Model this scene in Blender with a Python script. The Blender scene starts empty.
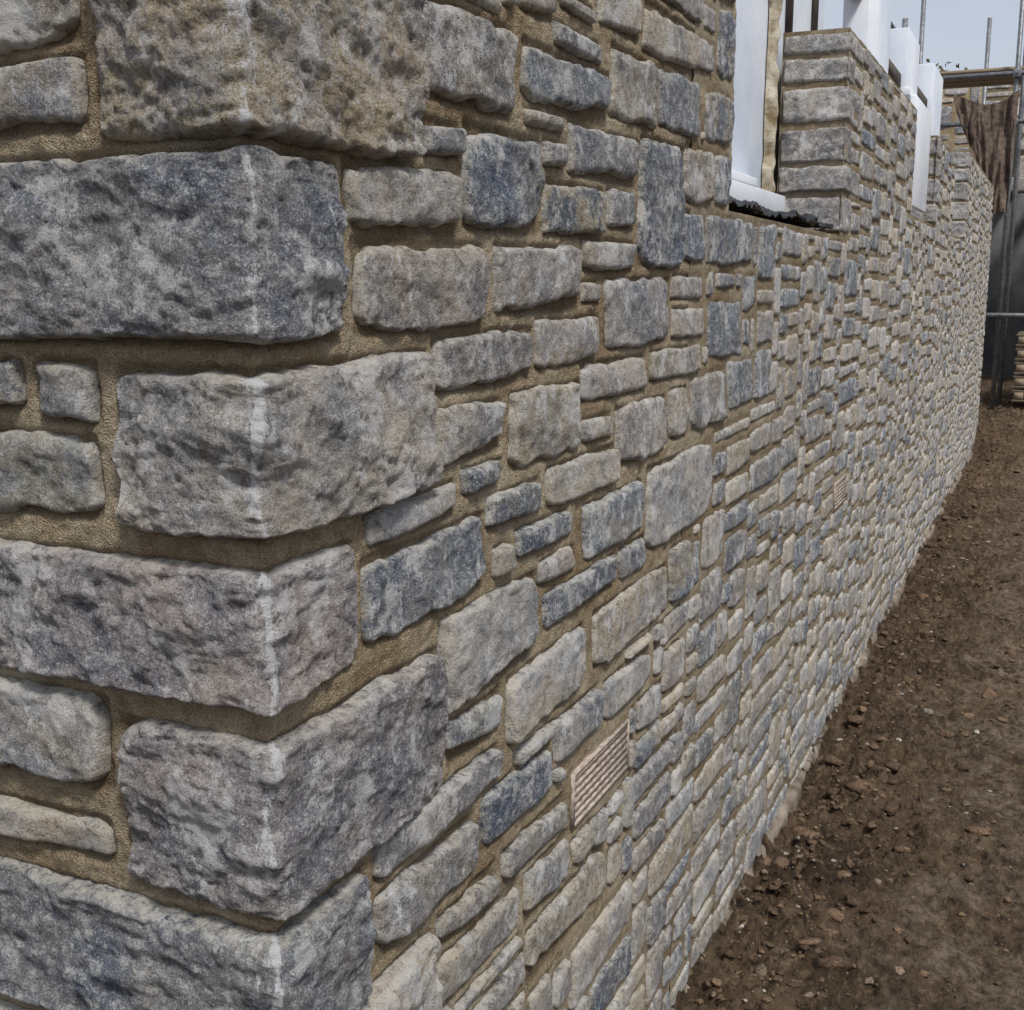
import bpy, math, random
import numpy as np
import bmesh
from mathutils import Vector, Matrix
random.seed(11); rng=np.random.default_rng(11)
scene=bpy.context.scene
EYE=Vector((-0.871,-0.662,1.6))

# ------------------------------------------------------------------ noise
_R=np.random.default_rng(3).random((64,64,64)).astype(np.float32)
def vnoise(p,seed=0):
    q=p+seed*17.31
    i=np.floor(q).astype(np.int64); f=(q-i).astype(np.float32); f=f*f*(3-2*f)
    x,y,z=(i&63).T; x1,y1,z1=((i+1)&63).T; fx,fy,fz=f.T
    def L(a,b,t): return a+(b-a)*t
    c=L(L(L(_R[x,y,z],_R[x1,y,z],fx),L(_R[x,y1,z],_R[x1,y1,z],fx),fy),
        L(L(_R[x,y,z1],_R[x1,y,z1],fx),L(_R[x,y1,z1],_R[x1,y1,z1],fx),fy),fz)
    return c*2-1
def fbm(p,scale,octv=4,seed=0,gain=.5):
    t=np.zeros(len(p),np.float32); a=1.0; s=scale
    for k in range(octv):
        t+=a*vnoise(p*s,seed+k*1.7); a*=gain; s*=2.07
    return t
def ridged(p,scale,octv=3,seed=0):
    t=np.zeros(len(p),np.float32); a=1.0; s=scale
    for k in range(octv):
        t+=a*(1-2*np.abs(vnoise(p*s,seed+k*2.3))); a*=.5; s*=2.1
    return t

# ------------------------------------------------------------------ mesh helpers
def make_mesh(name,V,Fq,mat,attrs=None,smooth=True):
    me=bpy.data.meshes.new(name)
    V=np.asarray(V,np.float32); Fq=np.asarray(Fq,np.int32)
    n=len(Fq); k=Fq.shape[1]
    me.vertices.add(len(V)); me.vertices.foreach_set('co',V.ravel())
    me.loops.add(n*k); me.loops.foreach_set('vertex_index',Fq.ravel())
    me.polygons.add(n); me.polygons.foreach_set('loop_start',np.arange(n,dtype=np.int32)*k)
    me.update(calc_edges=True)
    if smooth: me.polygons.foreach_set('use_smooth',np.ones(n,bool))
    for a,v in (attrs or {}).items():
        if v.ndim==2:
            at=me.attributes.new(a,'FLOAT_COLOR','POINT'); at.data.foreach_set('color',np.asarray(v,np.float32).ravel())
        else:
            at=me.attributes.new(a,'FLOAT','POINT'); at.data.foreach_set('value',np.asarray(v,np.float32))
    me.materials.append(mat)
    return me
def add_obj(name,me,parent=None):
    o=bpy.data.objects.new(name,me); bpy.context.collection.objects.link(o)
    if parent: o.parent=parent
    return o
def empty(name):
    o=bpy.data.objects.new(name,None); bpy.context.collection.objects.link(o); return o
def grid_faces(nx,ny):
    a=np.arange((nx)*(ny)).reshape(ny,nx)
    return np.stack([a[:-1,:-1],a[:-1,1:],a[1:,1:],a[1:,:-1]],-1).reshape(-1,4)
def boxes_mesh(name,bl,mat,bevel=0):
    V=[];Fc=[]
    for (x0,x1,y0,y1,z0,z1) in bl:
        b=len(V)
        V+=[(x0,y0,z0),(x1,y0,z0),(x1,y1,z0),(x0,y1,z0),(x0,y0,z1),(x1,y0,z1),(x1,y1,z1),(x0,y1,z1)]
        Fc+=[[b+i for i in f] for f in ((0,3,2,1),(4,5,6,7),(0,1,5,4),(1,2,6,5),(2,3,7,6),(3,0,4,7))]
    return make_mesh(name,V,Fc,mat,smooth=False)
def box_obj(name,bl,mat,parent=None,bevel=0):
    o=add_obj(name,boxes_mesh(name,bl,mat),parent)
    if bevel:
        m=o.modifiers.new('b','BEVEL'); m.width=bevel; m.segments=2
    return o
def tube(name,p0,p1,r,mat,parent=None,seg=14):
    p0=Vector(p0);p1=Vector(p1); d=(p1-p0); q=d.to_track_quat('Z','Y').to_matrix()
    V=[];Fc=[]
    for t in (0,1):
        for rr in (r,r*0.86):
            for i in range(seg):
                a=2*math.pi*i/seg
                V.append(p0+d*t+q@Vector((rr*math.cos(a),rr*math.sin(a),0)))
    for i in range(seg):
        j=(i+1)%seg
        Fc.append((i,j,2*seg+j,2*seg+i)); Fc.append((seg+j,seg+i,3*seg+i,3*seg+j))
        Fc.append((j,i,seg+i,seg+j)); Fc.append((2*seg+i,2*seg+j,3*seg+j,3*seg+i))
    return add_obj(name,make_mesh(name,[tuple(v) for v in V],Fc,mat),parent)

# ------------------------------------------------------------------ materials
class NT:
    def __init__(s,name):
        s.m=bpy.data.materials.new(name); s.m.use_nodes=True; s.t=s.m.node_tree; s.b=s.t.nodes['Principled BSDF']
        s.co=s.t.nodes.new('ShaderNodeTexCoord').outputs['Object']
    def n(s,ty,**k):
        x=s.t.nodes.new(ty)
        for a,v in k.items(): setattr(x,a,v)
        return x
    def lk(s,a,b): s.t.links.new(a,b)
    def noise(s,sc,det=6,rough=.55,vec=None,dist=0):
        x=s.n('ShaderNodeTexNoise'); x.inputs['Scale'].default_value=sc; x.inputs['Detail'].default_value=det
        x.inputs['Roughness'].default_value=rough; x.inputs['Distortion'].default_value=dist
        s.lk(vec or s.co,x.inputs['Vector']); return x.outputs['Fac']
    def map(s,sc,rot=(0,0,0)):
        mp=s.n('ShaderNodeMapping'); mp.inputs['Scale'].default_value=sc; mp.inputs['Rotation'].default_value=rot; s.lk(s.co,mp.inputs['Vector']); return mp.outputs[0]
    def rng(s,v,a,b,c=0,d=1):
        x=s.n('ShaderNodeMapRange'); x.inputs[1].default_value=a;x.inputs[2].default_value=b;x.inputs[3].default_value=c;x.inputs[4].default_value=d
        s.lk(v,x.inputs[0]); return x.outputs[0]
    def math(s,op,a,b):
        x=s.n('ShaderNodeMath',operation=op)
        for i,v in enumerate((a,b)):
            if isinstance(v,(int,float)): x.inputs[i].default_value=v
            else: s.lk(v,x.inputs[i])
        return x.outputs[0]
    def mix(s,f,a,b,mode='MIX'):
        x=s.n('ShaderNodeMix',data_type='RGBA',blend_type=mode)
        for i,v in ((0,f),(6,a),(7,b)):
            if isinstance(v,(int,float)): x.inputs[i].default_value=v
            elif isinstance(v,tuple): x.inputs[i].default_value=(*v,1)
            else: s.lk(v,x.inputs[i])
        return x.outputs[2]
    def attr(s,name,col=False):
        x=s.n('ShaderNodeAttribute'); x.attribute_name=name; return x.outputs['Color' if col else 'Fac']
    def bump(s,h,st,dist,prev=None):
        x=s.n('ShaderNodeBump'); x.inputs['Strength'].default_value=st; x.inputs['Distance'].default_value=dist
        s.lk(h,x.inputs['Height'])
        if prev: s.lk(prev,x.inputs['Normal'])
        return x.outputs[0]
    def done(s,col,rough=.85,normal=None,metal=0,spec=.3):
        if isinstance(col,tuple): s.b.inputs['Base Color'].default_value=(*col,1)
        else: s.lk(col,s.b.inputs['Base Color'])
        if isinstance(rough,float) or isinstance(rough,int): s.b.inputs['Roughness'].default_value=rough
        else: s.lk(rough,s.b.inputs['Roughness'])
        s.b.inputs['Metallic'].default_value=metal; s.b.inputs['Specular IOR Level'].default_value=spec
        if normal: s.lk(normal,s.b.inputs['Normal'])
        return s.m

def mat_stone():
    s=NT('limestone_rubble')
    base=s.attr('Col',True)
    n1=s.noise(7,3,.6)
    c=s.mix(s.rng(n1,.38,.62,0,1),s.mix(1.0,base,(.70,.75,.85),'MULTIPLY'),s.mix(1.0,base,(1.34,1.25,1.14),'MULTIPLY'))
    n2=s.noise(9,5,.74)
    st=s.math('MULTIPLY',s.rng(n2,.47,.55),s.attr('stain'))
    c=s.mix(s.math('MULTIPLY',st,.8),c,(.52,.42,.25))
    g=s.noise(380,1,.7)
    c=s.mix(s.rng(g,.43,.32,0,.5),c,(.06,.06,.065))
    c=s.mix(s.rng(g,.57,.68,0,.6),c,(.76,.75,.73))
    n3=s.noise(52,7,.80,s.map((1,1,1.35),(0,.5,0)))
    c=s.mix(s.rng(n3,.53,.59,.0,.60),c,(.74,.72,.69))
    c=s.mix(s.rng(n3,.47,.39,.0,.62),c,s.mix(1.0,c,(.28,.28,.31),'MULTIPLY'))
    w=s.rng(s.noise(9,8,.84,s.map((1,1,.8),(0,-.5,0))),.53,.565,0,.70)
    c=s.mix(w,c,(.78,.77,.75))
    e=s.math('MULTIPLY',s.attr('edge'),s.rng(n3,.42,.54))
    c=s.mix(s.math('MULTIPLY',e,.8),c,(.78,.72,.60))
    c=s.mix(s.math('MULTIPLY',s.attr('cav_shade'),.55),c,s.mix(1.0,c,(.36,.35,.34),'MULTIPLY'))  # shade painted into the hollows of the stone relief
    lm=s.attr('lime')
    l=s.rng(s.math('ADD',s.math('MULTIPLY',lm,.18),s.noise(30,8,.84,s.map((1,1,.40)))),.655,.70)
    l=s.math('MULTIPLY',l,s.rng(lm,.02,.2))
    c=s.mix(s.math('MULTIPLY',l,.85),c,(.86,.86,.87))
    n=s.bump(s.math('ADD',n3,s.math('MULTIPLY',g,.14)),1.0,.015)
    return s.done(c,.88,n,spec=.25)
def mat_mortar():
    s=NT('lime_mortar')
    c=s.mix(s.rng(s.noise(4,4,.6),.38,.62),(.250,.180,.100),(.420,.350,.245))
    g=s.noise(500,1,.6); n2=s.noise(45,5,.78)
    c=s.mix(s.rng(n2,.52,.68,0,.5),c,(.52,.45,.34)); c=s.mix(s.rng(n2,.47,.35,0,.55),c,(.14,.095,.052))
    c=s.mix(s.rng(g,.60,.70,0,.6),c,(.62,.56,.46)); c=s.mix(s.rng(g,.40,.30,0,.6),c,(.08,.06,.04))
    c=s.mix(s.math('MULTIPLY',s.attr('cav_shade'),.60),c,(.085,.060,.034))  # shadow line between stone and mortar, painted into the mortar colour
    n=s.bump(s.math('ADD',n2,s.math('MULTIPLY',g,.35)),1.0,.012)
    return s.done(c,.95,n,spec=.15)
def mat_soil():
    s=NT('bare_soil')
    c=s.mix(s.rng(s.noise(2.2,5,.65),.35,.65),(.085,.053,.031),(.220,.148,.092))
    n2=s.noise(26,7,.80)
    c=s.mix(s.rng(n2,.53,.64,0,.85),c,(.36,.26,.17))
    c=s.mix(s.rng(n2,.48,.39,0,.9),c,(.020,.013,.008))
    c=s.mix(s.math('MULTIPLY',s.attr('path'),s.rng(s.noise(5,4,.7),.42,.58,0,.8)),c,s.mix(s.rng(n2,.42,.58),(.14,.10,.066),(.36,.28,.20)))
    n=s.bump(s.math('ADD',n2,s.math('MULTIPLY',s.noise(170,2,.7),.2)),1.0,.050)
    return s.done(c,s.rng(n2,.3,.7,.75,.98),n,spec=.25)
def mat_pebble():
    s=NT('loose_stone'); c=s.attr('Col',True); n=s.noise(130,4,.7)
    c=s.mix(s.rng(n,.38,.62),s.mix(1.0,c,(.45,.43,.4),'MULTIPLY'),s.mix(1.0,c,(1.2,1.2,1.2),'MULTIPLY'))
    return s.done(c,.9,s.bump(n,.9,.008))
def mat_simple(name,c1,c2,sc=20,rough=.6,metal=0,b=.2,bd=.003,det=5,stretch=None):
    s=NT(name); v=s.map(stretch) if stretch else None
    nz=s.noise(sc,det,.65,v)
    return s.done(s.mix(s.rng(nz,.35,.65),c1,c2),rough,s.bump(nz,b,bd),metal)
M_ST=mat_stone(); M_MO=mat_mortar(); M_SO=mat_soil(); M_PE=mat_pebble()
M_WH=mat_simple('white_upvc',(.72,.76,.82),(.84,.86,.89),5,.4,b=.05)
M_WB=mat_simple('white_board',(.60,.66,.75),(.82,.84,.88),2.5,.7,b=.15)
M_BLK=mat_simple('black_membrane',(.012,.012,.014),(.03,.03,.033),40,.35,b=.5)
M_STEEL=mat_simple('galvanised_steel',(.12,.13,.14),(.28,.29,.30),30,.5,metal=.5,b=.2)
M_TIM=mat_simple('weathered_timber',(.16,.12,.08),(.36,.29,.20),14,.8,b=.4,stretch=(1,8,8))
M_TIMD=mat_simple('dark_timber',(.05,.04,.035),(.12,.10,.08),14,.8,b=.4)
M_CONC=mat_simple('footing_concrete',(.09,.065,.045),(.30,.25,.20),9,.9,b=.8,bd=.012)
M_LINT=mat_simple('lintel_concrete',(.30,.29,.27),(.45,.43,.40),9,.9,b=.5)
M_DARK=mat_simple('blockwork_interior',(.10,.11,.12),(.20,.20,.20),3,.9)
M_HES=mat_simple('hessian_cloth',(.07,.05,.04),(.20,.15,.115),25,.95,b=.6,bd=.01)
M_FOAM=mat_simple('expanding_foam',(.22,.16,.08),(.55,.50,.40),24,.9,b=.8,bd=.01)

# ------------------------------------------------------------------ stones
class Stones:
    """stones laid on an unfolded wall strip: s<0 = return face, s>0 = front face, bent at s=0"""
    def __init__(self): self.P=[];self.N=[];self.h=[];self.F=[];self.col=[];self.stain=[];self.edge=[];self.lime=[];self.seed=[];self.b=0;self.amp=[]
    def add(self,q,frame=(0,0),col=None,prot=None,stain=0,step=None,quoin=False,n=None,limek=1.0,grow=0,facet=1.0,chip=1.0):
        q=np.array(q,float).reshape(4,2)   # TL TR BR BL
        if grow: q=q+np.array(((-1,1),(1,1),(1,-1),(-1,-1)))*grow
        w=np.linalg.norm((q[1]+q[2]-q[0]-q[3])/2); h=np.linalg.norm((q[0]+q[1]-q[2]-q[3])/2)
        c=q.mean(0)
        wc=Vector((frame[0]+max(c[0],0),frame[1]-min(c[0],0),c[1]))
        d=max(.9,(wc-EYE).length)
        if step is None: step=0.0025*d**1.1
        nx=int(min(180,max(10,w/step*(1/(1+.2*(d-.9)) if not quoin else 1)))); ny=int(min(90,max(9,h/step)))
        def ax(m):
            t=np.linspace(-1,1,m); return np.sign(t)*(1-(1-np.abs(t))**1.35)
        S,T=np.meshgrid(ax(nx),ax(ny)); S=S.ravel();T=T.ravel()
        pn=n or random.uniform(5,18)
        r=np.maximum(np.abs(S),np.abs(T)); den=(np.abs(S)**pn+np.abs(T)**pn)**(1/pn); k=np.where(den>1e-6,r/np.maximum(den,1e-6),1)
        s2=S*k;t2=T*k
        a=(s2+1)/2; b=(1-t2)/2
        uv=(q[0]*((1-a)*(1-b))[:,None]+q[1]*(a*(1-b))[:,None]+q[2]*(a*b)[:,None]+q[3]*((1-a)*b)[:,None])
        e=np.minimum((1-np.abs(S))*w/2,(1-np.abs(T))*h/2)
        rim=np.clip(r,0,1)**3
        seed=random.random()*40
        p3=np.stack([uv[:,0]*1.0,uv[:,1],np.full(len(S),seed)],1)
        am=min(.0070,.085*min(w,h))*(.62 if quoin else 1)
        uv[:,0]+=am*rim*fbm(p3,20,3,1,.65); uv[:,1]+=am*rim*fbm(p3,20,3,9,.65)
        flat=min(1,max(.42,1.25-.28*d)) if not quoin else 1.0
        if prot is None: prot=random.uniform(.005,.012)
        prot*=flat
        hh=np.full(len(S),prot)
        for i in range(random.choice((3,4,5,6))):
            ang=random.random()*6.28; sl=random.uniform(.08,.42)*flat*facet
            off=random.uniform(.15,.95)
            dd=(np.cos(ang)*S*w/2+np.sin(ang)*T*h/2)-off*(abs(np.cos(ang))*w/2+abs(np.sin(ang))*h/2)
            hh=np.minimum(hh,prot-sl*dd*(.35 if quoin else .8))
        hh=np.maximum(hh,.0012+prot*.25)
        re=random.uniform(.0008,.0022)
        prof=1-np.exp(-e/re)
        hh=-.018+(hh+.018)*prof
        s=uv[:,0]; z=uv[:,1]
        R=.03
        fl=np.where(s<0,1,np.clip(1-s/R,0,1)); fr=np.where(s>0,1,np.clip(1+s/R,0,1))
        if quoin:
            hh=hh-chip*(.001+.009*np.clip(vnoise(p3*26,3),0,1))*np.exp(-(s/.007)**2)
            sz_=lambda f,o: vnoise(np.stack([z*f,0*z+o,np.full(len(z),seed)],1),3)
            wob=.007*sz_(22,0)
            wid=.0026*(1.25+.75*sz_(40,3))
            lime=np.exp(-((s-wob)/wid)**2)*np.clip(.70+.8*sz_(14,7),.1,1.1)+.40*np.exp(-(np.abs(s)/.035)**2)+.22
        else:
            if c[0]<0: fl[:]=1; fr[:]=0
            else: fl[:]=0; fr[:]=1
            lime=np.full(len(S),random.choice((0,.1,.3,.5)))
        lime=lime*limek
        P=np.stack([frame[0]+np.maximum(s,0),frame[1]-np.minimum(s,0),z],1)
        N=np.stack([-fl,-fr,np.zeros(len(s))],1)
        if col is None:
            t=random.random()
            if t<.19: col=np.array((.185,.215,.255))
            elif t<.42: col=np.array((.30,.295,.30))
            elif t<.72: col=np.array((.41,.375,.34))
            elif t<.90: col=np.array((.49,.44,.36))
            else: col=np.array((.55,.53,.50))
            col=col*random.uniform(.8,1.22)
        m=len(S)
        self.P.append(P);self.N.append(N);self.h.append(hh);self.F.append(grid_faces(nx,ny)[:, ::-1]+self.b)
        self.col.append(np.tile(np.append(col,1),(m,1)));self.stain.append(np.full(m,stain if stain else (random.random()**2)*.9))
        self.edge.append(np.exp(-e/.0045));self.lime.append(lime);self.seed.append(np.full(m,seed));self.b+=m
        self.amp.append(np.clip(e/.006,0,1)*np.clip(min(w,h)/.11,.45,1.15)*flat)
    def build(self):
        P=np.concatenate(self.P);N=np.concatenate(self.N);h=np.concatenate(self.h);sd=np.concatenate(self.seed);amp=np.concatenate(self.amp)
        q=P+sd[:,None]*np.array((.37,.91,.53))
        r=.0012*ridged(q*np.array((1,1,1.5)),11,2,2)+.0032*fbm(q*np.array((1,1,1.4)),40,4,5,.68)
        led=fbm((q+np.stack([q[:,2]*.5,q[:,2]*.3,0*q[:,2]],1))*np.array((.8,.8,1.7)),13,2,8)*2.4
        fr_=led-np.floor(led); r+=.0044*(np.floor(led)+.5+np.clip(fr_*8-7,0,1))*.6
        hh=h+r*(.10+.85*amp)
        cav_shade=np.clip(-(r)/.008,0,1)*amp*.8
        return P+N*hh[:,None],np.concatenate(self.F),dict(Col=np.concatenate(self.col),stain=np.concatenate(self.stain),edge=np.concatenate(self.edge),lime=np.concatenate(self.lime),cav_shade=cav_shade)

def fill(s0,s1,z0,z1,reserved,holes,cs=.02,cz=.017,wr=(8,19),hr=(4,6),jit=.005,joint=.015):
    """random rubble packing; reserved = quads already laid, holes = openings (s0,s1,z0,z1)"""
    nu=int((s1-s0)/cs); nz=int((z1-z0)/cz)
    occ=np.zeros((nz,nu),bool)
    uc=s0+(np.arange(nu)+.5)*cs; zc=z0+(np.arange(nz)+.5)*cz
    U,Z=np.meshgrid(uc,zc)
    for q in reserved:
        q=np.array(q).reshape(4,2); ins=np.ones_like(occ)
        for i in range(4):
            a=q[i];b=q[(i+1)%4]; d=b-a; L=np.hypot(*d)+1e-9
            sd=((U-a[0])*d[1]-(Z-a[1])*d[0])/L
            ins&=sd>-.011
        occ|=ins
    for (a,b,c,d) in holes: occ|=(U>a)&(U<b)&(Z>c)&(Z<d)
    out=[]
    for j in range(nz):
        i=0
        while i<nu:
            if occ[j,i]: i+=1; continue
            run=1
            while i+run<nu and not occ[j,i+run] and run<wr[1]+4: run+=1
            w=random.randint(*wr); hc=random.randint(*hr)
            t=random.random()
            if t<.12: hc=random.randint(7,9); w=random.randint(8,17)
            elif t<.18: hc=3
            elif t<.30: w=random.randint(4,6)
            if w>run or run-w<3: w=run if run<=wr[1]+3 else w
            hh=1
            while hh<hc and j+hh<nz and not occ[j+hh,i:i+w].any(): hh+=1
            if j+hh+1>=nz: hh=nz-j
            elif j+hh+1<nz and occ[j+hh+1,i:i+w].mean()>.5 and not occ[j+hh,i:i+w].any(): hh+=1
            occ[j:j+hh,i:i+w]=True
            if w>=2 and hh>=2:
                a=s0+i*cs+joint/2; b=s0+(i+w)*cs-joint/2; c=z0+j*cz+joint/2; d=z0+(j+hh)*cz-joint/2
                jx=min(jit*1.8,(b-a)*.12); jz=min(jit*1.1,(d-c)*.14)
                J=lambda k: random.uniform(-k,k)
                out.append([a+J(jx),d+J(jz),b+J(jx),d+J(jz),b+J(jx),c+J(jz),a+J(jx),c+J(jz)])
            i+=w
    return out

# measured stones of the near part of the long face (mm on the wall plane: TL TR BR BL)
T="""322 1908 572 1924 563 1824 331 1810|604 1911 927 1923 921 1870 611 1843|705 1959 882 1959 883 1931 712 1934|588 2011 722 2017 708 1970 603 1956|878 2051 1063 2069 1067 2007 880 1992|935 1961 1161 1975 1157 1870 939 1865|1178 1970 1430 1982 1426 1883 1185 1877|1090 2059 1521 2071 1513 2013 1095 1985|1473 1979 1672 1989 1672 1897 1484 1885|1548 2150 1672 2155 1674 2021 1559 2016|325 1777 421 1787 420 1754 329 1747|434 1781 658 1797 659 1685 432 1669|604 1833 744 1838 744 1818 611 1811|763 1833 1078 1839 1071 1779 765 1763|672 1798 752 1801 749 1770 672 1765|168 1720 415 1730 408 1672 178 1659|673 1742 912 1748 906 1682 673 1673|926 1749 1057 1754 1061 1697 928 1691|1088 1846 1328 1854 1342 1634 1091 1634|1347 1858 1538 1868 1543 1767 1357 1760|1554 1863 1674 1871 1674 1767 1566 1763|177 1636 488 1651 481 1551 179 1550|517 1654 808 1656 810 1586 519 1563|820 1668 1062 1673 1065 1630 830 1624|1352 1739 1478 1742 1488 1648 1361 1649|1500 1739 1894 1747 1909 1655 1519 1642|822 1606 896 1603 897 1575 823 1576|927 1609 1254 1615 1263 1500 937 1497|1279 1618 1484 1620 1489 1574 1282 1576|1284 1555 1498 1556 1504 1500 1288 1503|347 1536 633 1542 630 1482 350 1473|650 1550 888 1555 891 1492 658 1483|1535 1565 1807 1568 1825 1443 1548 1451|1156 1483 1484 1485 1490 1425 1172 1428|822 1472 1128 1479 1132 1420 836 1417|358 1454 531 1451 525 1402 361 1384|563 1455 814 1457 817 1348 566 1355|837 1393 966 1388 967 1354 847 1357|990 1397 1253 1398 1261 1292 1005 1298|1284 1404 1405 1401 1415 1303 1305 1306|1425 1419 1693 1416 1708 1303 1443 1310|1717 1433 1945 1429 1962 1326 1750 1322|190 1351 402 1360 394 1330 193 1318|422 1372 531 1370 525 1343 427 1338|488 1327 667 1321 660 1280 487 1286|689 1337 994 1329 991 1271 698 1276|180 1299 464 1308 481 1219 184 1205|509 1254 563 1251 563 1212 508 1213|580 1262 777 1260 778 1219 583 1224|661 1202 787 1202 801 1162 669 1165|841 1251 1126 1254 1132 1160 853 1163|1160 1264 1585 1272 1603 1115 1170 1111|359 1191 632 1191 651 1093 367 1067|681 1145 988 1146 979 1104 689 1090|1013 1147 1151 1141 1154 1089 1026 1090|372 1053 533 1039 523 991 374 1017|556 1051 839 1058 851 961 563 949|893 1061 1292 1065 1301 965 897 964|1311 1085 1466 1081 1478 963 1334 967|191 970 523 973 516 927 194 920|469 910 711 894 705 827 474 833|193 904 444 888 443 818 195 834|723 932 923 920 915 865 732 858|947 925 1196 912 1200 856 965 851|539 797 767 783 768 742 546 753|613 723 787 705 787 640 617 665|342 797 512 782 512 746 341 763|330 735 591 718 584 661 331 673|171 799 301 785 299 709 172 721|621 625 960 611 964 532 629 561"""
near=[[float(v)/1000 for v in r.split()] for r in T.split('|')]
vent=[.797,.815,1.074,.815,1.074,.720,.797,.720]

# quoins: (L,R,z_top,z_bot,col,prot,stain)
gr=lambda a,b,c:np.array((a,b,c))
Q=[(.160,.309,1.925,1.735,gr(.42,.375,.325),.017,.8),
   (.400,.146,1.716,1.549,gr(.255,.268,.295),.016,.15),
   (.162,.333,1.520,1.362,gr(.46,.43,.395),.019,.25),
   (.420,.160,1.334,1.193,gr(.38,.345,.35),.017,.1),
   (.181,.343,1.160,.979,gr(.33,.305,.315),.018,.1),
   (.450,.164,.956,.800,gr(.27,.285,.31),.017,.2)]
z=.785; k=0
while z>-.2:
    h=random.uniform(.14,.18); Q.append(((.17,.40)[k%2],(.33,.15)[k%2],z,z-h+.016,None,.018,.2)); z-=h; k+=1
z=1.943;k=0
while z<2.3:
    Q.append(((.42,.16)[k%2],(.15,.31)[k%2],z+.15,z,None,.018,.2)); z+=.166;k+=1
CX=3.10
O1=(1.69,CX,1.76,3.0);O2=(5.04,6.05,1.93,3.0);O3=(7.3,8.3,1.93,3.0)
ST=Stones()
resR=[];resL=[]; allq=[]
for (l,r,zt,zb,col,pr,stn) in Q:
    if zt>2.4: zt=2.4
    J=lambda: random.uniform(-.004,.004)
    q=[-l,zt+J(),r,zt+J()+.004,r+J(),zb+J(),-l+J(),zb+J()]
    ST.add(q,col=col,prot=pr,stain=stn,quoin=True,n=15,grow=.001); resR.append(q); resL.append(q); allq.append(q)
left=[[-.5,2.0,-.185,2.0,-.185,1.827,-.5,1.827],[-.5,1.805,-.182,1.812,-.184,1.752,-.5,1.745],
      [-.268,1.528,-.188,1.524,-.188,1.466,-.272,1.468],[-.45,1.526,-.292,1.526,-.29,1.478,-.45,1.475],
      [-.5,1.450,-.195,1.452,-.197,1.368,-.5,1.366],[-.5,1.18,-.206,1.176,-.212,1.080,-.5,1.072],[-.5,1.040,-.21,1.032,-.212,.996,-.5,.990]]
lc=[gr(.40,.37,.32),gr(.31,.31,.33),gr(.47,.44,.40),gr(.32,.32,.32),gr(.32,.345,.36),gr(.48,.45,.42),gr(.53,.49,.43)]
for q,c in zip(left,lc): ST.add(q,col=c,stain=.5,n=7,prot=.012); resL.append(q); allq.append(q)
blue={9,11,18,20,25,46,60,6,8,32}
for i,q in enumerate(near):
    col=None
    if i in blue: col=gr(.185,.215,.26)*random.uniform(.85,1.15)
    ST.add(q,col=col,grow=.0015,prot=random.uniform(.006,.012)); resR.append(q); allq.append(q)
resR.append(vent); vent2=[3.26,.92,3.50,.92,3.50,.825,3.26,.825]
resR.append(vent2)
jambs=[]
def jamb(cx,z0,z1,hgt,rmin=.13,rmax=.34):
    z=z0+.01;k=random.randint(0,1)
    while z<z1-.05:
        h=min(hgt*random.uniform(.8,1.2),z1-z)
        if z1-z-h<.05: h=z1-z
        r=(random.uniform(rmin,rmin+.06),random.uniform(rmax-.06,rmax))[k%2]
        J=lambda: random.uniform(-.004,.004)
        q=[-.205+J(),z+h-.011+J(),r,z+h-.011+J(),r+J(),z+J(),-.205+J(),z+J()]
        ST.add(q,frame=(cx,0),quoin=True,prot=random.uniform(.001,.010),n=18,col=gr(.33,.32,.315)*random.uniform(.75,1.2),stain=.2,limek=.3,facet=2.2,chip=.25,step=.007)
        resR.append([cx,z+h-.01,cx+r,z+h-.01,cx+r,z,cx,z]); jambs.append((cx,q))
        z+=h;k+=1
jamb(CX,1.76,2.40,.108); jamb(6.05,1.93,2.40,.115); jamb(8.3,1.93,2.55,.12)
f=fill(0,12,-.2,2.55,resR,[O1,O2,O3,(0,8.3,2.40,3)])
for q in f: ST.add(q); allq.append(q)
f=fill(-3.0,0,-.2,2.4,resL,[],)
for q in f: ST.add(q); allq.append(q)
V1,F1,A1=ST.build()
wall=empty('stone_wall')
add_obj('rubble_stones',make_mesh('rubble_stones',V1,F1,M_ST,A1),wall)

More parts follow.
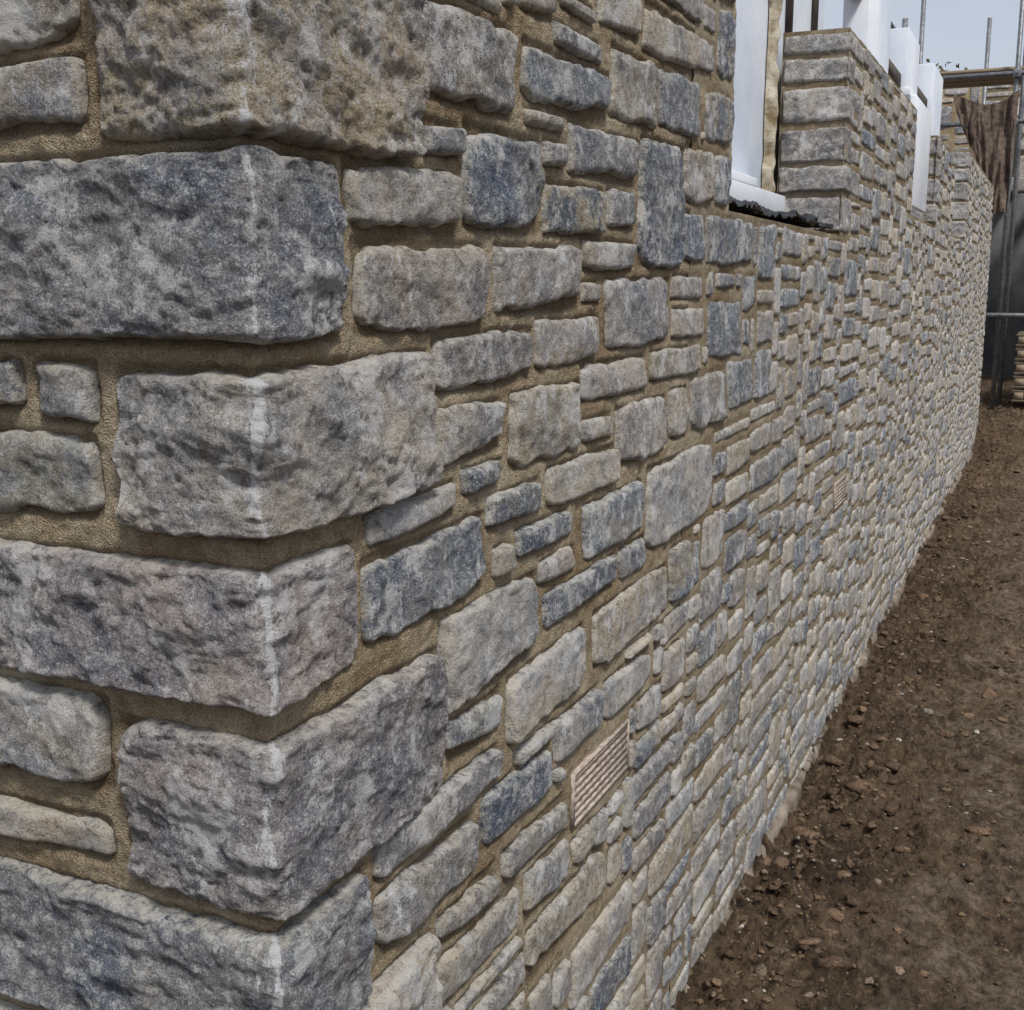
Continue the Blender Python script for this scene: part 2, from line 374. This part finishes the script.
def mortar_patch(s0,s1,z0,z1,ds,dz,quads,frame=(0,0),holes=(),depth=1.0):
    nu=int(round((s1-s0)/ds))+1; nz=int(round((z1-z0)/dz))+1
    us=np.linspace(s0,s1,nu); zs=np.linspace(z0,z1,nz); U,Z=np.meshgrid(us,zs)
    m=np.zeros(U.shape,np.float32)
    for q in quads:
        q=np.array(q).reshape(4,2); mn=q.min(0)-.001;mx=q.max(0)+.001
        i0=np.searchsorted(us,mn[0]);i1=np.searchsorted(us,mx[0]);j0=np.searchsorted(zs,mn[1]);j1=np.searchsorted(zs,mx[1])
        m[j0:j1,i0:i1]=1
    kb=max(1,int(.004/ds))
    for _ in range(2):
        for ax_,kk in ((1,kb),(0,max(1,int(.004/dz)))):
            a=m.copy()
            for d in range(1,kk+1):
                a+=np.roll(m,d,ax_)+np.roll(m,-d,ax_)
            m=a/(2*kk+1)
    m=m.ravel();s=U.ravel();z=Z.ravel()
    P=np.stack([frame[0]+np.maximum(s,0),frame[1]-np.minimum(s,0),z],1)
    R=.02
    fl=np.where(s<0,1,np.clip(1-s/R,0,1)); fr=np.where(s>0,1,np.clip(1+s/R,0,1))
    if s0>=0: fl[:]=0
    if s1<=0: fr[:]=0
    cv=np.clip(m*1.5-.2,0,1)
    lvl=np.where(np.abs(s)<.6,-.0030,-.0006-.0024*np.clip((1.6-s),0,1)) if frame==(0,0) else -.0015
    h=lvl-.0055*cv*depth+.0030*fbm(P,24,3,4)*min(1,depth+.3)+.0016*fbm(P,140,2,8)
    V=P+np.stack([-fl,-fr,0*s],1)*h[:,None]
    Fc=grid_faces(nu,nz)
    c=np.stack([U.ravel()[Fc].mean(1),Z.ravel()[Fc].mean(1)],1)
    keep=np.ones(len(Fc),bool)
    for (a,b,cc,d) in holes: keep&=~((c[:,0]>a)&(c[:,0]<b)&(c[:,1]>cc)&(c[:,1]<d))
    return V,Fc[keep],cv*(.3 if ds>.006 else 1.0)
HO=[O1,O2,O3,(-4,8.3,2.40,9)]
parts=[mortar_patch(-.6,1.4,.5,2.4,.0035,.0035,allq,holes=HO),mortar_patch(-3,-.6,-.3,2.4,.02,.02,allq,holes=HO,depth=.4),mortar_patch(-.6,1.4,-.3,.5,.01,.01,allq,depth=.6),
 mortar_patch(1.4,4.0,-.3,2.4,.008,.005,allq,holes=HO,depth=.5),mortar_patch(4.0,12.0,-.3,2.55,.02,.010,allq,holes=HO,depth=.2)]
for cx,z0,z1 in ((CX,1.76,2.40),(6.05,1.93,2.40),(8.3,1.93,2.55)):
    parts.append(mortar_patch(-.21,.0,z0,z1,.01,.006,[q for c,q in jambs if c==cx],frame=(cx,0),depth=.4))
VV=[];FF=[];CC=[];b=0
for v,ff,cc in parts: VV.append(v);FF.append(ff+b);CC.append(cc);b+=len(v)
add_obj('mortar_joints',make_mesh('mortar_joints',np.concatenate(VV),np.concatenate(FF),M_MO,dict(cav_shade=np.concatenate(CC))),wall)
g=.020
box_obj('wall_core',[(g,12-g,g,.21,-.3,1.745),(g,1.675,g,.21,1.745,2.385),(CX+.015,5.025,g,.21,1.745,2.385),(5.025,6.065,g,.21,1.745,1.915),
  (6.065,7.285,g,.21,1.745,2.385),(7.285,8.315,g,.21,1.745,1.915),(8.315,12-g,g,.21,1.745,2.535),(g,.24,.21,3.0,-.3,2.385)],M_MO,wall)

# ------------------------------------------------------------------ air bricks
def airbrick(q):
    x0,x1,z1,z0=q[0],q[2],q[1],q[5]
    s=NT('buff_terracotta'); n=s.noise(60,5,.7); m=s.done(s.mix(s.rng(n,.4,.6),(.30,.235,.19),(.50,.42,.355)),.85,s.bump(n,.5,.004))
    root=empty('air_brick'); bl=[]
    rows=6; cols=9; y0,y1=-.003,.03
    mgn=.007; hh=(z1-z0-2*mgn)/rows
    bl.append((x0,x1,.012,y1,z0,z1)); bl+= [(x0,x0+mgn,y0,.012,z0,z1),(x1-mgn,x1,y0,.012,z0,z1),(x0+mgn,x1-mgn,y0,.012,z1-mgn,z1),(x0+mgn,x1-mgn,y0,.012,z0,z0+mgn)]
    for r in range(rows):
        za=z0+mgn+r*hh
        bl.append((x0+mgn,x1-mgn,y0+.001,.012,za+hh*.42,za+hh))
        cw=(x1-x0-2*mgn)/cols
        off=(cw*.5 if r%2 else 0)
        for c_ in range(cols):
            xa=x0+mgn+c_*cw+off
            if xa+cw*.35<x1-mgn: bl.append((xa,xa+cw*.35,y0+.002,.012,za,za+hh*.42))
    box_obj('louvre_plate',bl,m,root)
airbrick(vent); airbrick(vent2)

# ------------------------------------------------------------------ footing ledge, mostly buried
nx_=500
xs=np.linspace(-.02,12,nx_); prof=np.array([(.03,.012),(-.004,.010),(-.014,.004),(-.018,-.01),(-.022,-.12)])
V=[]
for j,(yy,zz) in enumerate(prof):
    p=np.stack([xs,np.full(nx_,yy),np.full(nx_,zz)],1)
    d=fbm(p,3,3,3)*.016+fbm(p,40,2,5)*.004
    p[:,1]-=np.clip(d,-.02,.02)*(j>0); p[:,2]+=d*.9; V.append(p)
V=np.concatenate(V)
add_obj('concrete_footing',make_mesh('concrete_footing',V,grid_faces(nx_,len(prof))[:,::-1],M_CONC))

# ------------------------------------------------------------------ ground
def axis(segs):
    out=[segs[0][0]]
    for a,b,st in segs:
        n=max(1,int(round((b-a)/st))); out+=list(np.linspace(a,b,n+1)[1:])
    return np.array(out)
gx=axis([(-600,-100,250),(-100,-10,30),(-10,-1.5,2),(-1.5,.3,.08),(.3,3,.007),(3,6,.013),(6,14,.03),(14,20,.3),(20,60,5),(60,200,35),(200,900,350)])
gy=axis([(-600,-100,250),(-100,-20,20),(-20,-4,2),(-4,-1.5,.15),(-1.5,-.9,.03),(-.9,.02,.007),(.02,.4,.06),(.4,6,1),(6,30,8),(30,600,190)])
def ground_h(p):
    x=p[:,0];y=p[:,1]
    nm=np.clip((18-np.abs(x-4))/8,0,1)*np.clip((4-np.abs(y))/2,0,1)
    path=np.clip((-.34-y)/.18+.7*fbm(p,3,3,6),0,1)
    cl=np.clip(fbm(p,15,3,2),0,2)
    zz=nm*(.024*fbm(p,3.5,3,1)+(.046*cl+.026*np.clip(fbm(p,42,3,4,.6),0,1))*(1-.5*path))
    zz+=nm*(.018*np.exp(-((y+.22)/.09)**2)*(.6+.8*vnoise(p*2.2,5))-.022*np.exp(-((y+.05)/.05)**2))
    rise=np.clip((x-11)/2.2,0,1); zz+=.38*rise*rise*(3-2*rise)
    return zz,path*nm
X,Y=np.meshgrid(gx,gy); p=np.stack([X.ravel(),Y.ravel(),0*X.ravel()],1)
zz,path=ground_h(p); p[:,2]=zz
add_obj('ground',make_mesh('ground',p,grid_faces(len(gx),len(gy)),M_SO,dict(path=path)))

bm=bmesh.new(); bmesh.ops.create_icosphere(bm,subdivisions=2,radius=1); bv=np.array([v.co[:] for v in bm.verts]); bf=np.array([[v.index for v in f_.verts] for f_ in bm.faces]); bm.free()
PV=[];PF=[];PC=[];b=0
NP_=7500
pos=np.zeros((NP_,3))
for i in range(NP_):
    px_=.3+13*random.random()**1.9; py_=-random.uniform(.05,1.3)
    if random.random()<.5: py_=-abs(random.gauss(.14,.10))-.04
    pos[i]=(px_,py_,0)
ph,_=ground_h(pos)
for i in range(NP_):
    sz=.0040*math.exp(random.gauss(0,.7))
    if random.random()<.04: sz*=3
    sz=min(sz,.028)
    v=bv*np.array((random.uniform(.7,1.7),random.uniform(.7,1.3),random.uniform(.35,.7)))*sz
    v=v*(1+.6*vnoise(bv*1.5+i*3.1,2)[:,None]); a=random.random()*6.3
    v=v@np.array(((math.cos(a),-math.sin(a),0),(math.sin(a),math.cos(a),0),(0,0,1))).T+np.array((pos[i,0],pos[i,1],ph[i]+sz*.1))
    tt=random.random()
    c=(.19,.125,.078) if tt<.84 else ((.30,.225,.16) if tt<.95 else (.48,.44,.38))
    if sz>.016 and random.random()<.7: c=(.17,.11,.07)
    c=np.array(c)*random.uniform(.5,1.25)
    PV.append(v);PF.append(bf+b);b+=len(v);PC.append(np.tile(np.append(c,1),(len(v),1)))
add_obj('loose_stones',make_mesh('loose_stones',np.concatenate(PV),np.concatenate(PF),M_PE,dict(Col=np.concatenate(PC)),smooth=False))

# ------------------------------------------------------------------ windows / inner leaf
def panel(name,x0,x1,z0,z1,y0,y1,parent,mat=M_WB):
    box_obj(name,[(x0,x1,y0,y1,z0,z1)],mat,parent,.004)
il=empty('inner_leaf_panels')
for a,b_,zt in ((1.8,4.0,3.2),(5.1,5.85,3.06),(6.62,7.2,3.08),(8.1,8.8,3.12)):
    panel('insulated_panel',a,b_,1.70,zt,.25,.37,il)
box_obj('panel_battens',[(4.0,5.1,.28,.34,2.93,3.0),(5.85,6.62,.28,.34,2.75,2.82),(7.2,8.1,.28,.34,2.8,2.88),(3.30,3.36,.235,.248,2.4,3.15),(3.74,3.80,.235,.248,2.4,3.15)],M_TIMD,il)
n1,n2=14,120
U,W=np.meshgrid(np.linspace(0,1,n1),np.linspace(1.80,2.75,n2)); u=U.ravel();w=W.ravel()
pp=np.stack([CX-.008-.05*u*(1+.5*vnoise(np.stack([0*w,0*w,w*18],1),2)),.246-.03*np.sin(u*math.pi)*(1+.5*vnoise(np.stack([u*3,0*w,w*25],1),4)),w],1)
add_obj('foam_joint',make_mesh('foam_joint',pp,grid_faces(n1,n2),M_FOAM),il)
wf=empty('window_frame')
box_obj('sill',[(1.72,2.90,.15,.245,1.850,1.872),(1.72,2.90,.138,.15,1.812,1.875),(1.72,2.90,.17,.245,1.830,1.850),(1.72,2.87,.20,.248,1.872,1.895),(1.72,2.87,.22,.248,1.905,1.93)],M_WH,wf,.003)
box_obj('gasket',[(1.72,2.87,.224,.248,1.896,1.904)],M_BLK,wf)
n1,n2=200,50
U,W=np.meshgrid(np.linspace(1.70,CX-.01,n1),np.linspace(0,1,n2)); u=U.ravel();w=W.ravel()
pp=np.stack([u,.24-.21*w,1.795-.02*w],1); d=fbm(pp,13,4,7)
pp[:,2]+=.030*np.abs(d)+.004; pp[:,1]+=.02*fbm(pp,9,2,3)
add_obj('damp_proof_membrane',make_mesh('damp_proof_membrane',pp,grid_faces(n1,n2),M_BLK))
w2=empty('window_frame')
box_obj('board',[(5.25,5.98,.03,.06,1.99,2.50)],M_WH,w2,.004)
box_obj('rails',[(5.25,5.98,.062,.10,1.94,1.985),(5.25,5.98,.062,.10,2.5,2.54)],M_WH,w2,.003)

# ------------------------------------------------------------------ outbuilding wing across the end
ob=empty('stone_outbuilding'); S2=Stones()
bx=14.6; by=-6.0
hole=(-(6.3),-(3.4),-1,2.72)
f=fill(-12.5,0,.3,4.0,[],[hole],cs=.05,cz=.04,wr=(3,9),hr=(2,5),jit=.012,joint=.03)
for q in f: S2.add(q,frame=(bx,by),step=.05)
v,ff,at=S2.build(); add_obj('wall_stones',make_mesh('wall_stones',v,ff,M_ST,at),ob)
box_obj('wall_core',[(bx+.004,bx+.4,-6,-2.6,0,4.0),(bx+.004,bx+.4,.3,6.5,0,4.0),(bx+.004,bx+.4,-2.6,.3,2.85,4.0)],M_MO,ob)
box_obj('lintel',[(bx-.05,bx+.35,-2.7,.45,2.70,2.86)],M_LINT,ob,.01)
box_obj('interior',[(bx+2.0,bx+2.1,-6,6.5,0,4.0),(bx+.4,bx+2.0,-6,-5.9,0,4),(bx+.4,bx+2.0,6.4,6.5,0,4)],M_DARK,ob)
box_obj('floor_joists',[(bx+.4,bx+2.0,y0,y0+.05,2.75,2.95) for y0 in np.arange(-5.6,6.2,.4)],M_TIMD,ob)

# ------------------------------------------------------------------ scaffolding
sc=empty('scaffolding')
def tb(a,b_,r=.0242): tube('pole',a,b_,r,M_STEEL,sc)
for (x_,y_) in ((12.6,-.10),(12.72,-.16),(12.6,.85),(14.2,.30),(12.6,-1.6)): tb((x_,y_,.3),(x_,y_,5.6 if y_<.2 else 4.6))
for z_ in (3.25,3.72): tb((12.56,-3,z_),(12.56,1.6,z_))
for z_ in (3.4,3.9): tb((10.5,.9,z_),(16,.9,z_))
tb((12.66,-.12,3.3),(14.4,-.12,3.3)); tb((12.5,-1.5,1.3),(12.5,1.0,1.3))
for x_ in (7.9,10.4): tb((x_,.75,0),(x_,.75,3.9))
for z_ in (2.95,): tb((3.8,.75,z_),(10.6,.75,z_))
for (x_,y_,z_) in ((12.58,-.10,3.25),(12.58,-.10,3.72),(12.58,.85,3.25),(12.58,.85,3.72)):
    box_obj('coupler',[(x_-.045,x_+.045,y_-.04,y_+.04,z_-.04,z_+.04),(x_-.06,x_-.045,y_-.012,y_+.012,z_-.012,z_+.012)],M_STEEL,sc,.006)
box_obj('scaffold_boards',[(12.7+i*.235,12.92+i*.235,-1.6,2.2,3.77,3.81) for i in range(4)],M_TIM,sc)

n1,n2=110,110
U,W=np.meshgrid(np.linspace(0,1,n1),np.linspace(0,1,n2)); u=U.ravel();w=W.ravel()
q3=np.stack([u*3.2,w*.9,0*u],1)
fold=.10*fbm(q3,2.2,3,5,.6)+.035*np.sin(u*24+5*vnoise(q3,3))
yy=.42-(.60*u)*(1-.10*w)-.16*(w*w)*(1-u)
xx=11.85+fold*(.35+.65*w)+.02
zz=3.46-.12*np.sin(u*3.1)-w*(.40+.72*np.clip(u*1.15,0,1)**.7)+.04*vnoise(q3*4,6)*w
pp=np.stack([xx,yy+.03*vnoise(q3*2,7),zz],1)
add_obj('hessian_sheet',make_mesh('hessian_sheet',pp,grid_faces(n1,n2),M_HES))

pl=empty('wooden_pallet'); bl=[]
for k in range(5):
    z0=.40+k*.145
    for yb in (-1.4,-.92,-.40): bl.append((12.5,13.5,yb,yb+.09,z0+.022,z0+.10))
    for i in range(7): bl.append((12.5+i*.15,12.6+i*.15,-1.42,-.29,z0+.102,z0+.122))
    for i in range(3): bl.append((12.5+i*.45,12.6+i*.45,-1.42,-.29,z0,z0+.020))
box_obj('deck_boards_and_bearers',bl,M_TIM,pl)

# distant tree
tr=empty('autumn_tree'); s=NT('tree_leaves'); ML=s.done(s.mix(s.noise(1.5,3),(.09,.09,.03),(.20,.15,.05)),.8)
tx,ty=42,2.6
LV=[];LF=[]
cl=[(random.gauss(0,1.6),random.gauss(0,1.8),6.3+random.gauss(0,.9),random.uniform(.5,1.1)) for _ in range(44)]
for (cx,cy,cz,r) in cl:
    for _ in range(150):
        d=Vector((random.gauss(0,1),random.gauss(0,1),random.gauss(0,.8))).normalized()*r*random.uniform(.4,1.05)
        o=Vector((tx+cx,ty+cy,cz))+d; a=Vector((random.gauss(0,1),random.gauss(0,1),random.gauss(0,1))).normalized(); c=a.orthogonal().normalized(); e=a.cross(c); zz_=.10
        i=len(LV); LV+=[tuple(o+c*zz_),tuple(o+e*zz_*.6),tuple(o-c*zz_),tuple(o-e*zz_*.6)]; LF.append((i,i+1,i+2,i+3))
add_obj('crown',make_mesh('crown',LV,LF,ML,smooth=False),tr)
def limb(p0,p1,r0,r1):
    p0=Vector(p0);p1=Vector(p1);q=(p1-p0).to_track_quat('Z','Y').to_matrix();V=[]
    for pc,r in ((p0,r0),(p1,r1)):
        for i in range(8): V.append(tuple(pc+q@Vector((r*math.cos(i*.785),r*math.sin(i*.785),0))))
    add_obj('limb',make_mesh('limb',V,[(i,(i+1)%8,8+(i+1)%8,8+i) for i in range(8)],M_TIMD),tr)
limb((tx,ty,0),(tx+.1,ty,4.0),.24,.15)
for (cx,cy,cz,r) in cl[:12]: limb((tx+.1,ty,3.6),(tx+cx,ty+cy,cz),.10,.02)

# ------------------------------------------------------------------ sky + sun
el=math.radians(56); rot=math.atan2(-.62,-.70)
w=bpy.data.worlds.new('World'); scene.world=w; w.use_nodes=True; nt=w.node_tree
sk=nt.nodes.new('ShaderNodeTexSky'); sk.sky_type='NISHITA'; sk.sun_disc=False; sk.sun_elevation=el; sk.sun_rotation=rot; sk.dust_density=3
tc=nt.nodes.new('ShaderNodeTexCoord'); nz=nt.nodes.new('ShaderNodeTexNoise'); nz.inputs['Scale'].default_value=2.2; nz.inputs['Detail'].default_value=3
mp=nt.nodes.new('ShaderNodeMapping'); mp.inputs['Scale'].default_value=(1,1,3.5)
nt.links.new(tc.outputs['Generated'],mp.inputs[0]); nt.links.new(mp.outputs[0],nz.inputs['Vector'])
mr=nt.nodes.new('ShaderNodeMapRange'); mr.inputs[1].default_value=.3; mr.inputs[2].default_value=.7; mr.inputs[3].default_value=.80; mr.inputs[4].default_value=.97
nt.links.new(nz.outputs['Fac'],mr.inputs[0])
mx=nt.nodes.new('ShaderNodeMix'); mx.data_type='RGBA'; mx.inputs[7].default_value=(4.6,5.05,5.8,1)
nt.links.new(mr.outputs[0],mx.inputs[0]); nt.links.new(sk.outputs[0],mx.inputs[6])
bg=nt.nodes['Background']; nt.links.new(mx.outputs[2],bg.inputs[0]); bg.inputs[1].default_value=.125
sd=bpy.data.lights.new('sun','SUN'); sd.energy=3.1; sd.angle=math.radians(11); sd.color=(1,.965,.92)
so=bpy.data.objects.new('sun',sd); bpy.context.collection.objects.link(so)
dv=Vector((math.sin(rot)*math.cos(el),math.cos(rot)*math.cos(el),math.sin(el)))
so.rotation_euler=dv.to_track_quat('Z','Y').to_euler()

# ------------------------------------------------------------------ camera
cd=bpy.data.cameras.new('camera'); cd.sensor_width=36; cd.lens=36*1167/1024; cd.clip_end=3000; cd.clip_start=.02
cam=bpy.data.objects.new('camera',cd); bpy.context.collection.objects.link(cam); cam.location=EYE
P_=math.radians(10.63); A_=math.radians(24.78)
fw=Vector((math.cos(A_)*math.cos(P_),math.sin(A_)*math.cos(P_),-math.sin(P_)))
cam.rotation_euler=fw.to_track_quat('-Z','Y').to_euler()
scene.camera=cam
scene.view_settings.view_transform='Standard'; scene.view_settings.look='None'; scene.view_settings.exposure=0
